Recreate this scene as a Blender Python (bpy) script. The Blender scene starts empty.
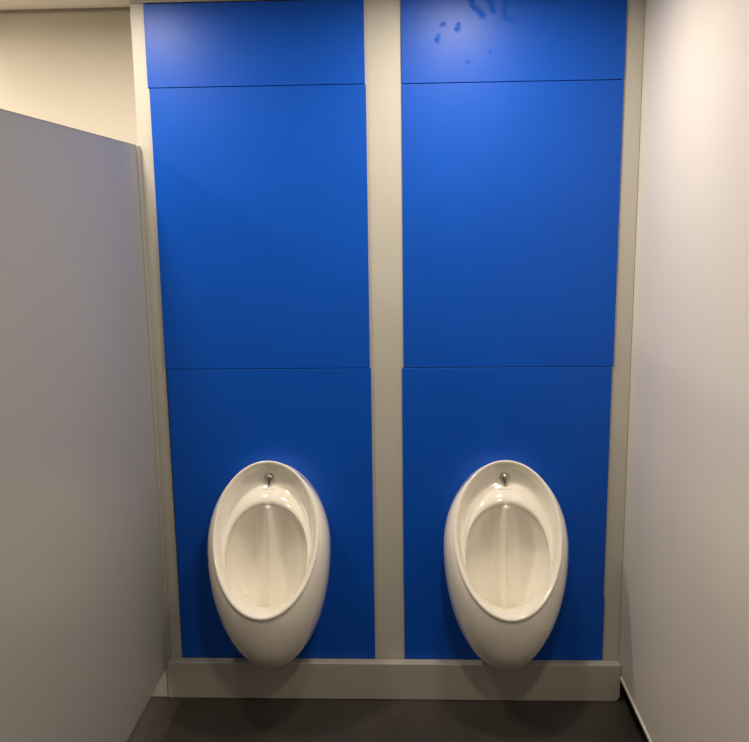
import bpy, bmesh, math, random
from mathutils import Matrix, Vector
random.seed(4)
C = bpy.context.scene.collection
PI = math.pi

# ------------------------------------------------------------------ helpers
def link(name, bm, mat, parent=None, smooth=False, bevel=0, seg=2):
    me = bpy.data.meshes.new(name)
    bmesh.ops.recalc_face_normals(bm, faces=bm.faces)
    bm.to_mesh(me); bm.free()
    o = bpy.data.objects.new(name, me); C.objects.link(o)
    me.materials.append(mat)
    if smooth:
        for p in me.polygons: p.use_smooth = True
    if bevel:
        b = o.modifiers.new('bevel', 'BEVEL'); b.width = bevel; b.segments = seg; b.limit_method = 'ANGLE'
    if parent: o.parent = parent
    return o
def add_box(bm, x0, x1, y0, y1, z0, z1):
    vs = [bm.verts.new((x, y, z)) for x in (x0, x1) for y in (y0, y1) for z in (z0, z1)]
    for f in ((0,1,3,2),(4,6,7,5),(0,4,5,1),(2,3,7,6),(0,2,6,4),(1,5,7,3)):
        bm.faces.new([vs[i] for i in f])
def box(name, x0, x1, y0, y1, z0, z1, mat, parent=None, bevel=0, seg=2):
    bm = bmesh.new(); add_box(bm, x0, x1, y0, y1, z0, z1)
    return link(name, bm, mat, parent, False, bevel, seg)
def tag(o, label, cat, group=None):
    o['label'] = label; o['category'] = cat
    if group: o['group'] = group
    return o
def struct(o):
    o['kind'] = 'structure'; return o
def thing(name, label, cat, loc, group=None):
    o = bpy.data.objects.new(name, None); C.objects.link(o); o.location = loc
    o.empty_display_size = .1
    return tag(o, label, cat, group)

# ------------------------------------------------------------------ materials
def mat(name, col, rough=.5, metal=0, noise=0, scale=6, bump=0, bscale=200, coat=0, spec=.5):
    m = bpy.data.materials.new(name); m.use_nodes = True
    nt = m.node_tree; n = nt.nodes; l = nt.links; b = n['Principled BSDF']
    b.inputs['Base Color'].default_value = (*col, 1)
    b.inputs['Roughness'].default_value = rough
    b.inputs['Metallic'].default_value = metal
    b.inputs['Specular IOR Level'].default_value = spec
    b.inputs['Coat Weight'].default_value = coat
    b.inputs['Coat Roughness'].default_value = .05
    tc = n.new('ShaderNodeTexCoord')
    if noise:
        t = n.new('ShaderNodeTexNoise'); t.inputs['Scale'].default_value = scale; t.inputs['Detail'].default_value = 4
        l.new(tc.outputs['Object'], t.inputs['Vector'])
        r = n.new('ShaderNodeMapRange'); l.new(t.outputs['Fac'], r.inputs['Value'])
        r.inputs['From Min'].default_value = .3; r.inputs['From Max'].default_value = .7
        r.inputs['To Min'].default_value = 1-noise; r.inputs['To Max'].default_value = 1
        v = n.new('ShaderNodeVectorMath'); v.operation = 'SCALE'; v.inputs[0].default_value = col
        l.new(r.outputs['Result'], v.inputs['Scale']); l.new(v.outputs['Vector'], b.inputs['Base Color'])
    if bump:
        t = n.new('ShaderNodeTexNoise'); t.inputs['Scale'].default_value = bscale
        l.new(tc.outputs['Object'], t.inputs['Vector'])
        bp = n.new('ShaderNodeBump'); bp.inputs['Strength'].default_value = bump; bp.inputs['Distance'].default_value = .001
        l.new(t.outputs['Fac'], bp.inputs['Height']); l.new(bp.outputs['Normal'], b.inputs['Normal'])
    return m
M_blue   = mat('blue laminate', (0, .076, .50), .40, noise=.06, scale=5, bump=.04, bscale=900, spec=.27)
M_frame  = mat('cream frame laminate', (.475, .46, .415), .45, noise=.03, scale=4, bump=.05, bscale=700)
M_plinth = mat('grey plinth', (.41, .385, .345), .5, noise=.04, scale=5)
M_part   = mat('grey partition laminate', (.40, .393, .372), .36, noise=.03, scale=3, bump=.05, bscale=900)
M_pedge  = mat('partition edge band', (.40, .37, .32), .5, noise=.03)
M_panel  = mat('cream wall panel', (.745, .71, .65), .42, noise=.03, scale=2, bump=.05, bscale=900)
M_strip  = mat('pale edging', (.85, .82, .76), .35, noise=.02)
M_wall   = mat('cream painted plaster', (.76, .715, .63), .75, noise=.03, scale=3, bump=.15, bscale=300)
M_ceil   = mat('ceiling tile', (.86, .81, .75), .85, noise=.04, scale=40, bump=.3, bscale=400)
M_tee    = mat('ceiling grid metal', (.24, .215, .185), .5, noise=.02)
M_angle  = mat('wall angle trim', (.36, .32, .27), .5, noise=.02)
M_porc   = mat('glazed vitreous china', (.93, .89, .80), .08, noise=.015, scale=5, coat=.6)
M_chrome = mat('chrome', (.55, .53, .50), .26, metal=1, noise=.03, scale=30)
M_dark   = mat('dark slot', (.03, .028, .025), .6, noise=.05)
M_ink    = mat('grey printed mark', (.16, .14, .11), .6, noise=.05)

# speckled safety floor
M_floor = mat('speckled vinyl floor', (.045, .037, .031), .42)
nt = M_floor.node_tree; n = nt.nodes; l = nt.links; b = n['Principled BSDF']
tc = n.new('ShaderNodeTexCoord')
vo = n.new('ShaderNodeTexVoronoi'); vo.inputs['Scale'].default_value = 90; l.new(tc.outputs['Object'], vo.inputs['Vector'])
lt = n.new('ShaderNodeMath'); lt.operation = 'LESS_THAN'; lt.inputs[1].default_value = .17; l.new(vo.outputs['Distance'], lt.inputs[0])
sp = n.new('ShaderNodeSeparateColor'); l.new(vo.outputs['Color'], sp.inputs['Color'])
gt = n.new('ShaderNodeMath'); gt.operation = 'GREATER_THAN'; gt.inputs[1].default_value = .72; l.new(sp.outputs['Red'], gt.inputs[0])
mu = n.new('ShaderNodeMath'); mu.operation = 'MULTIPLY'; l.new(lt.outputs[0], mu.inputs[0]); l.new(gt.outputs[0], mu.inputs[1])
no = n.new('ShaderNodeTexNoise'); no.inputs['Scale'].default_value = 5; no.inputs['Detail'].default_value = 6; l.new(tc.outputs['Object'], no.inputs['Vector'])
cr = n.new('ShaderNodeValToRGB'); l.new(no.outputs['Fac'], cr.inputs['Fac'])
cr.color_ramp.elements[0].position = .3; cr.color_ramp.elements[0].color = (.028, .024, .021, 1)
cr.color_ramp.elements[1].position = .7; cr.color_ramp.elements[1].color = (.052, .044, .038, 1)
mx = n.new('ShaderNodeMix'); mx.data_type = 'RGBA'; l.new(mu.outputs[0], mx.inputs[0]); l.new(cr.outputs['Color'], mx.inputs[6])
mx.inputs[7].default_value = (.15, .13, .105, 1); l.new(mx.outputs[2], b.inputs['Base Color'])

# blue laminate carrying wiped smears (dull, darker residue) : used on the top right panel only
def smear_material():
    m = M_blue.copy(); m.name = 'blue laminate with smears'
    nt = m.node_tree; n = nt.nodes; l = nt.links; b = n['Principled BSDF']
    tc = n.new('ShaderNodeTexCoord')
    wob = n.new('ShaderNodeTexNoise'); wob.inputs['Scale'].default_value = 60; l.new(tc.outputs['Object'], wob.inputs['Vector'])
    off = n.new('ShaderNodeVectorMath'); off.operation = 'SUBTRACT'; off.inputs[1].default_value = (.5, .5, .5); l.new(wob.outputs['Color'], off.inputs[0])
    osc = n.new('ShaderNodeVectorMath'); osc.operation = 'SCALE'; osc.inputs['Scale'].default_value = .016; l.new(off.outputs[0], osc.inputs[0])
    ad = n.new('ShaderNodeVectorMath'); ad.operation = 'ADD'; l.new(tc.outputs['Object'], ad.inputs[0]); l.new(osc.outputs[0], ad.inputs[1])
    fl = n.new('ShaderNodeVectorMath'); fl.operation = 'MULTIPLY'; fl.inputs[1].default_value = (1, 0, 1); l.new(ad.outputs[0], fl.inputs[0])
    # round dabs: (x, z, radius) measured on the panel
    dabs = SM
    last = None
    for (x, z, r) in dabs:
        d = n.new('ShaderNodeVectorMath'); d.operation = 'DISTANCE'; d.inputs[1].default_value = (x, 0, z); l.new(fl.outputs[0], d.inputs[0])
        mr = n.new('ShaderNodeMapRange'); mr.inputs['From Min'].default_value = r*.3; mr.inputs['From Max'].default_value = r*1.7
        mr.inputs['To Min'].default_value = 1; mr.inputs['To Max'].default_value = 0; l.new(d.outputs['Value'], mr.inputs['Value'])
        if last is None: last = mr.outputs['Result']
        else:
            q = n.new('ShaderNodeMath'); q.operation = 'MAXIMUM'; l.new(last, q.inputs[0]); l.new(mr.outputs['Result'], q.inputs[1]); last = q.outputs[0]
    r2 = n.new('ShaderNodeMapRange'); l.new(last, r2.inputs['Value']); r2.inputs['To Min'].default_value = .40; r2.inputs['To Max'].default_value = .60
    l.new(r2.outputs['Result'], b.inputs['Roughness'])
    r3 = n.new('ShaderNodeMapRange'); l.new(last, r3.inputs['Value']); r3.inputs['To Min'].default_value = .27; r3.inputs['To Max'].default_value = .15
    l.new(r3.outputs['Result'], b.inputs['Specular IOR Level'])
    return m

# ------------------------------------------------------------------ camera (fitted)
F_PX, RX, RY, RZ, D, CZ = 849.03148, -.17776, -.013742, .040586, 2.657913, 1.6
def camM():
    return (Matrix.Rotation(RZ, 3, 'Z') @ Matrix.Rotation(PI/2+RX, 3, 'X') @ Matrix.Rotation(RY, 3, 'Z'))
cam = bpy.data.cameras.new('camera'); co = bpy.data.objects.new('camera', cam); C.objects.link(co)
cam.sensor_fit = 'HORIZONTAL'; cam.sensor_width = 36; cam.lens = F_PX*36/749
co.matrix_world = Matrix.Translation((0, -D, CZ)) @ camM().to_4x4()
bpy.context.scene.camera = co
cam.clip_start = .05

# ------------------------------------------------------------------ room shell
CEIL = 2.293
YB, YF, XL, XR = .30, -4.2, -2.6, 1.6
struct(box('floor', XL-.1, XR+.1, YF-.1, YB+.1, -.05, 0, M_floor))
ce = struct(box('ceiling', XL-.1, XR+.1, YF-.1, YB+.1, CEIL+.008, CEIL+.06, M_ceil))
struct(box('wall_back', XL-.1, XR+.1, YB, YB+.1, 0, CEIL+.05, M_wall))
struct(box('wall_front', XL-.1, XR+.1, YF-.1, YF, 0, CEIL+.05, M_wall))
struct(box('wall_left', XL-.1, XL, YF, YB, 0, CEIL+.05, M_wall))
struct(box('wall_right', XR, XR+.1, YF, YB, 0, CEIL+.05, M_wall))
# lay-in ceiling grid
bm = bmesh.new()
x = -1.405 - .6
while x < XR:
    if x > XL: add_box(bm, x-.012, x+.012, YF, YB, CEIL, CEIL+.010)
    x += .6
y = YB-.6
while y > YF:
    add_box(bm, XL, XR, y-.012, y+.012, CEIL+.001, CEIL+.010); y -= .6
struct(link('trim_1', bm, M_tee))
struct(box('trim_2', XL, XR, YB-.008, YB, CEIL-.002, CEIL+.002, M_angle))    # wall angle under the tiles

# ------------------------------------------------------------------ duct panelling
FL, FR = -.820, .700
FY, PY = .004, -.003        # face of the frame / of the blue boards
ZP1, ZP0 = 2.238, .1325
frame = thing('panel_frame', 'cream laminate frame with three uprights framing the two blue columns', 'frame', (-.06, .15, 0))
def fbox(name, x0, x1, z0, z1, y0=FY, y1=.03, bev=.0015):
    o = box(name, x0, x1, y0, y1, z0, z1, M_frame, frame, bev); o.matrix_parent_inverse = Matrix.Translation((.06, -.15, 0)); return o
fbox('stile', FL-.006, -.780, .12, ZP1+.004)
fbox('stile', -.126, -.012, .12, ZP1+.004)
fbox('stile', .640, FR-.001, .12, ZP1+.004)
fbox('top_rail', FL-.006, FR-.001, ZP1+.0048, CEIL, FY-.0005)
fbox('backing', -.812, FR-.008, .12, CEIL-.002, .0305, .048)
fbox('side_return', FL, FL+.018, .12, CEIL, .0485, YB-.001)

# plinth under the boards
bm = bmesh.new()
px0, px1, pz1, rad = FL-.005, FR-.002, .1315, .022
pts = [(px0, .0005)] + [(px1-rad+rad*math.sin(a_*PI/16), .0005+rad-rad*math.cos(a_*PI/16)) for a_ in range(9)] + [(px1, pz1), (px0, pz1)]
fr_ = [bm.verts.new((x_, -.034, z_)) for x_, z_ in pts]; bk_ = [bm.verts.new((x_, .0, z_)) for x_, z_ in pts]
bm.faces.new(fr_); bm.faces.new(bk_[::-1])
for i in range(len(pts)):
    j = (i+1) % len(pts); bm.faces.new((fr_[i], fr_[j], bk_[j], bk_[i]))
pl = link('baseboard_back', bm, M_plinth, bevel=.003, seg=3); struct(pl)

# neighbouring bay beyond the left partition
bay = thing('duct_boxing', 'low pale boxing whose foot shows under the left partition', 'boxing', (-1.7, .1, 0))
for nm, a in (('front_panel', (XL+.001, FL-.008, -.030, -.014, .001, 1.15)), ('shelf_top', (XL+.001, FL-.008, -.033, YB-.001, 1.151, 1.17))):
    o = box(nm, *a, M_frame, bay, .002); o.matrix_parent_inverse = Matrix.Translation((1.7, -.1, 0))

# blue boards: (x0, x1, z0, z1)
LX = [(-.7835, -.1245, 1.9985, ZP1), (-.7790, -.1220, 1.1330, 1.9965), (-.7755, -.1190, .3630, 1.1312), (-.7785, -.1185, ZP0, .3620)]
RXs = [(-.0155, .6450, 1.9965, ZP1), (-.0150, .6440, 1.1330, 1.9945), (-.0200, .6400, .3590, 1.1312), (-.0190, .6430, ZP0, .3580)]
SM = []
def on_panel(px, py):      # photo measurement -> x, z on the board face (used once to place the wiped marks)
    d = camM() @ Vector(((px-374.5)/F_PX, -(py-371)/F_PX, -1)); t = (PY + D)/d.y
    return d.x*t, CZ + d.z*t
strokes = [[(470,-4),(472,4),(479,11),(485,18)], [(488,-4),(491,5),(494,14)], [(502,-5),(507,4),(503,14),(509,20),(515,19)], [(519,-3),(520,3)]]
spots = [(443,24,2.2),(457,29,2.6),(458,24,1.4),(437,40,2.6),(438,36,1.4),(490,52,1.5),(468,62,1.7)]
for st_ in strokes:
    for (ax, ay), (bx, by) in zip(st_, st_[1:]):
        for k in range(3): spots.append((ax+(bx-ax)*k/3, ay+(by-ay)*k/3, 2.5))
for px, py, r in spots:
    x_, z_ = on_panel(px, py); SM.append((round(x_, 4), round(z_, 4), r*.0031))
M_smear = smear_material()
desc = {0: ['topmost blue board of the left column, meeting the top rail',
            'tall blank blue board in the left column, second from the top',
            'blue board behind the left urinal bowl',
            'narrow blue bottom strip in the left column above the plinth'],
        1: ['topmost blue board of the right column, with wiped smears in its highlight',
            'tall blank blue board in the right column, second from the top',
            'blue board behind the right urinal bowl',
            'narrow blue bottom strip in the right column above the plinth']}
for c, rows in enumerate((LX, RXs)):
    for k, (x0, x1, z0, z1) in enumerate(rows):
        o = box('blue_panel', x0, x1, PY, FY-.0005, z0, z1, M_smear if (c == 1 and k == 0) else M_blue, None, .0012, 2)
        tag(o, desc[c][k], 'panel', 'blue boards of the duct panelling')

# ------------------------------------------------------------------ partitions
YP = -2.45
lp = thing('partition_panel', 'grey partition standing clear of the floor left of the urinals', 'partition', (FL-.009, -1.2, 0))
def child(o, root):
    o.parent = root; o.matrix_parent_inverse = Matrix.Translation(root.location).inverted(); return o
child(box('board', FL-.019, FL-.001, YP, FY-.034, .1207, 1.8275, M_part, None, .001), lp)
child(box('wall_channel', FL-.021, FL+.0035, FY-.0335, FY-.004, .1207, 1.8275, M_part, None, .001), lp)
child(box('edge_band', FL-.0195, FL-.0005, YP, FY-.0345, 1.8277, 1.829, M_part), lp)
for yy in (-2.2,):
    bm = bmesh.new(); add_box(bm, FL-.02, FL+.0, yy-.05, yy+.05, 0, .1205)
    child(link('support_foot', bm, M_chrome, None, False, .004), lp)

rp = thing('partition_panel', 'tall cream panel on the right with a pale strip along its foot', 'partition', (FR+.009, -1.3, 0))
RBZ = .0811
child(box('board', FR, FR+.019, -3.1, YB-.002, RBZ+.010, CEIL-.002, M_panel, None, .001), rp)
child(box('bottom_edging', FR-.003, FR+.019, -3.1, -.027, RBZ-.003, RBZ+.0095, M_strip, None, .0015), rp)
bm = bmesh.new(); add_box(bm, FR+.001, FR+.018, -3.0, -2.9, 0, RBZ-.0035)
child(link('support_foot', bm, M_chrome, None, False, .004), rp)
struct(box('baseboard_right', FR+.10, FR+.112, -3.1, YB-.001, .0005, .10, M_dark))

# ------------------------------------------------------------------ urinals
def interp(v, t):   # t=0 top ... 1 bottom through mid
    a, m, b = v
    return a*(1-t)*(1-2*t) + 4*m*t*(1-t) + b*t*(2*t-1)
N = 192
def loop(w, zt, zc, zb, ys, egg=0.0, pw=1.0):
    out = []
    for i in range(N):
        a = 2*PI*i/N; c, s = math.cos(a), math.sin(a)
        z = zc + (zt-zc)*c if c > 0 else zc + (zc-zb)*c
        xx = w*math.copysign(abs(s)**pw, s)*(1+egg*c*(4.6*abs(s) if c < 0 else abs(s)))
        t = (zt-z)/(zt-zb)
        out.append([xx, interp(ys, t), z])
    return out
def fill(bm, loops, close=True):
    rows = [[bm.verts.new(p) for p in lp_] for lp_ in loops]
    for a, b_ in zip(rows, rows[1:]):
        for i in range(N):
            bm.faces.new((a[i], a[(i+1) % N], b_[(i+1) % N], b_[i]))
    if close:
        last = rows[-1]; c = Vector((0, 0, 0))
        for v in last: c += v.co
        cv = bm.verts.new(c/N)
        for i in range(N): bm.faces.new((last[i], last[(i+1) % N], cv))
def urinal_bowl():
    bm = bmesh.new()
    crest = dict(w=.163, zt=.841, zc=.632, zb=.414)
    ycr = (-.060, -.155, -.285)
    wall = loop(.187, .824, .560, .148, (0, 0, 0))
    out = loop(crest['w']+.005, crest['zt']+.003, crest['zc'], crest['zb']-.005, tuple(v+.006 for v in ycr))
    L = []
    K = 30
    for k in range(K+1):                         # from the wall forward to the rim
        u = (1-k/K)*PI/2
        row = []
        for p, q in zip(out, wall):
            f = math.sin(u)**1.0; g = math.cos(u)**.86
            x_ = p[0] + (q[0]-p[0])*f; z_ = p[2] + (q[2]-p[2])*f
            bulge = 1 + .13*math.sin(u)**.9*math.cos(u)**.85
            row.append([x_*bulge, p[1]*g - .0005, z_ ])
        L.append(row)
    # rounded rim
    for dw, dy in ((.0035, .0015), (0, 0), (-.0035, .0006), (-.0065, .0035)):
        L.append(loop(crest['w']+dw, crest['zt']+dw, crest['zc'], crest['zb']-dw, tuple(v+dy for v in ycr)))
    def ring(w, zt, yt, ym, q, egg=0):           # q 0..1 : how far down from the rim towards the basin edge
        L.append(loop(w, zt, .632-.055*q, .4205+.004*q, (yt, ym, -.281+.010*q), egg=egg))
    ring(.1525, .8300, -.050, -.147, .05)
    ring(.1490, .8220, -.041, -.140, .15)
    ring(.1460, .8100, -.036, -.134, .25)
    ring(.1440, .7950, -.035, -.131, .35, -.004)
    ring(.1408, .7800, -.036, -.129, .45, -.008)
    ring(.1395, .7660, -.040, -.129, .55, -.012)
    ring(.1380, .7560, -.048, -.131, .65, -.015)
    ring(.1365, .7470, -.062, -.135, .75, -.02)
    ring(.1345, .7370, -.076, -.140, .85, -.02)
    ring(.1325, .7270, -.086, -.145, .92, -.025)
    ring(.1310, .7180, -.090, -.148, .97, -.03)
    opening = loop(.1290, .7100, .575, .4260, (-.089, -.149, -.268), egg=-.03)
    L.append(opening)
    K = 46; C0 = (0, .305)
    for k in range(1, K):
        u = k/K*PI/2
        row = []
        for p in opening:
            tt = max(0, min(1, (.62-p[2])/.196))**1.5
            g = math.cos(u)**(.62+.62*tt); f = math.sin(u)**(.68+.50*tt)
            x_ = p[0]*math.cos(u)**.62; z_ = C0[1] + (p[2]-C0[1])*g
            yb = -.052 - .03*max(0, (.55-z_)/.18)
            y_ = p[1] + (yb - p[1])*f
            fade = max(0, min(1, (.720-z_)/.02)) * min(1, max(0, (z_-.31)/.05))
            q = abs(x_)/.056
            y_ -= .044*max(0, 1-q)**2.2 * math.sin(u)**.5 * fade * (1-tt)
            row.append([x_, y_, z_])
        L.append(row)
    fill(bm, L)
    return bm
def make_urinal(cx):
    from mathutils.bvhtree import BVHTree
    root = thing('urinal', '', 'urinal', (cx, PY, .136), 'white china urinals')
    def ch(o):
        o.parent = root; o.location = (0, 0, -.136); return o
    bm = urinal_bowl(); tree = BVHTree.FromBMesh(bm)
    def ysurf(x, z): return tree.ray_cast(Vector((x, -1, z)), Vector((0, 1, 0)))[0].y
    ch(link('bowl', bm, M_porc, None, True))
    # teardrop water spreader, domed out of the glazed recess
    bm = bmesh.new(); n_ = 32; rows = []; zc = .7820
    for k in range(10):
        u = k/9*PI/2*.98; sx = math.cos(u)**.8; h = math.sin(u)
        row = []
        for i in range(n_):
            a = 2*PI*i/n_; c = math.cos(a)
            w_ = .0170*(1 if c > 0 else (1-.60*(-c)**1.5))
            zz = (.0165 if c > 0 else .0270)*c
            x_ = w_*math.sin(a)*sx; z_ = zc + zz*sx + .002*h
            row.append(bm.verts.new((x_, ysurf(x_, z_) + .001 - .017*h, z_)))
        rows.append(row)
    for a_, b_ in zip(rows, rows[1:]):
        for i in range(n_): bm.faces.new((a_[i], a_[(i+1) % n_], b_[(i+1) % n_], b_[i]))
    bm.faces.new(rows[-1])
    tr2 = BVHTree.FromBMesh(bm)
    sp_ = link('water_spreader', bm, M_chrome, None, True)
    sp_['label'] = 'chrome teardrop spreader'
    ch(sp_)
    yy = tr2.ray_cast(Vector((0, -1, .773)), Vector((0, 1, 0)))[0].y
    bm = bmesh.new(); add_box(bm, -.0032, .0032, yy-.0012, yy+.004, .7712, .7748)
    sl = link('outlet_slot', bm, M_dark, None, False, .001); sl.parent = sp_
    # faint printed line of tiny marks below the spreader
    bm = bmesh.new(); x_ = -.0205; rr = random.Random(2); zm = .7490
    while x_ < .020:
        wv = rr.choice((.0012, .0018, .0022)); hv = rr.choice((.0008, .0012))
        if not -.002 < x_ < .0015:
            ys = ysurf(x_+wv/2, zm+hv/2); add_box(bm, x_, x_+wv, ys-.0007, ys+.0015, zm, zm+hv)
        x_ += wv+.0005
    ch(link('printed_mark', bm, M_ink))
    return root
u1 = make_urinal(-.450)
u1['label'] = 'white china urinal in the left blue column, nearer the grey partition'
def copy_tree(o, parent=None):
    c = o.copy(); C.objects.link(c)
    if parent: c.parent = parent
    for k in list(o.children): copy_tree(k, c)
    return c
u2 = copy_tree(u1); u2.location.x = .304
u2['label'] = 'white china urinal in the right blue column, nearer the tall cream panel'

# ------------------------------------------------------------------ lights of the room
def emis(name, col, s):
    m = bpy.data.materials.new(name); m.use_nodes = True
    b = m.node_tree.nodes['Principled BSDF']; b.inputs['Emission Color'].default_value = (*col, 1); b.inputs['Emission Strength'].default_value = s
    b.inputs['Base Color'].default_value = (.8, .8, .8, 1)
    return m
WARM = (1, .875, .71)
M_lens = emis('lamp lens', WARM, 3)
def downlight(x, y, power, label, spread=160):
    t = thing('ceiling_light', label, 'light', (x, y, CEIL), 'round downlights')
    bm = bmesh.new()
    bmesh.ops.create_cone(bm, cap_ends=True, segments=40, radius1=.095, radius2=.105, depth=.010, matrix=Matrix.Translation((0, 0, -.006)))
    o = link('bezel', bm, M_strip); o.parent = t
    bm = bmesh.new()
    bmesh.ops.create_cone(bm, cap_ends=True, segments=40, radius1=.080, radius2=.085, depth=.004, matrix=Matrix.Translation((0, 0, -.0132)))
    o = link('lens', bm, M_lens); o.parent = t
    d = bpy.data.lights.new('lamp', 'AREA'); d.shape = 'DISK'; d.size = .17; d.energy = power; d.color = WARM; d.spread = math.radians(spread)
    lo = bpy.data.objects.new('lamp', d); C.objects.link(lo); lo.location = (0, 0, -.017); lo.parent = t
    return t
downlight(.17, -.46, 9.5, 'round downlight above the right urinal', 175)
downlight(-.88, -.46, 9.5, 'round downlight above the grey partition', 175)
downlight(-1.9, -.2, 14, 'round downlight above the next bay', 180)
downlight(.25, -1.75, 10, 'round downlight behind the camera, right', 180)
downlight(-1.5, -1.75, 9, 'round downlight behind the camera, left', 180)

w = bpy.data.worlds.new('world'); bpy.context.scene.world = w; w.use_nodes = True
w.node_tree.nodes['Background'].inputs[0].default_value = (.05, .05, .055, 1)

vs = bpy.context.scene.view_settings
vs.view_transform = 'Standard'; vs.look = 'None'; vs.gamma = 1; vs.use_curve_mapping = False
vs.exposure = 0.2
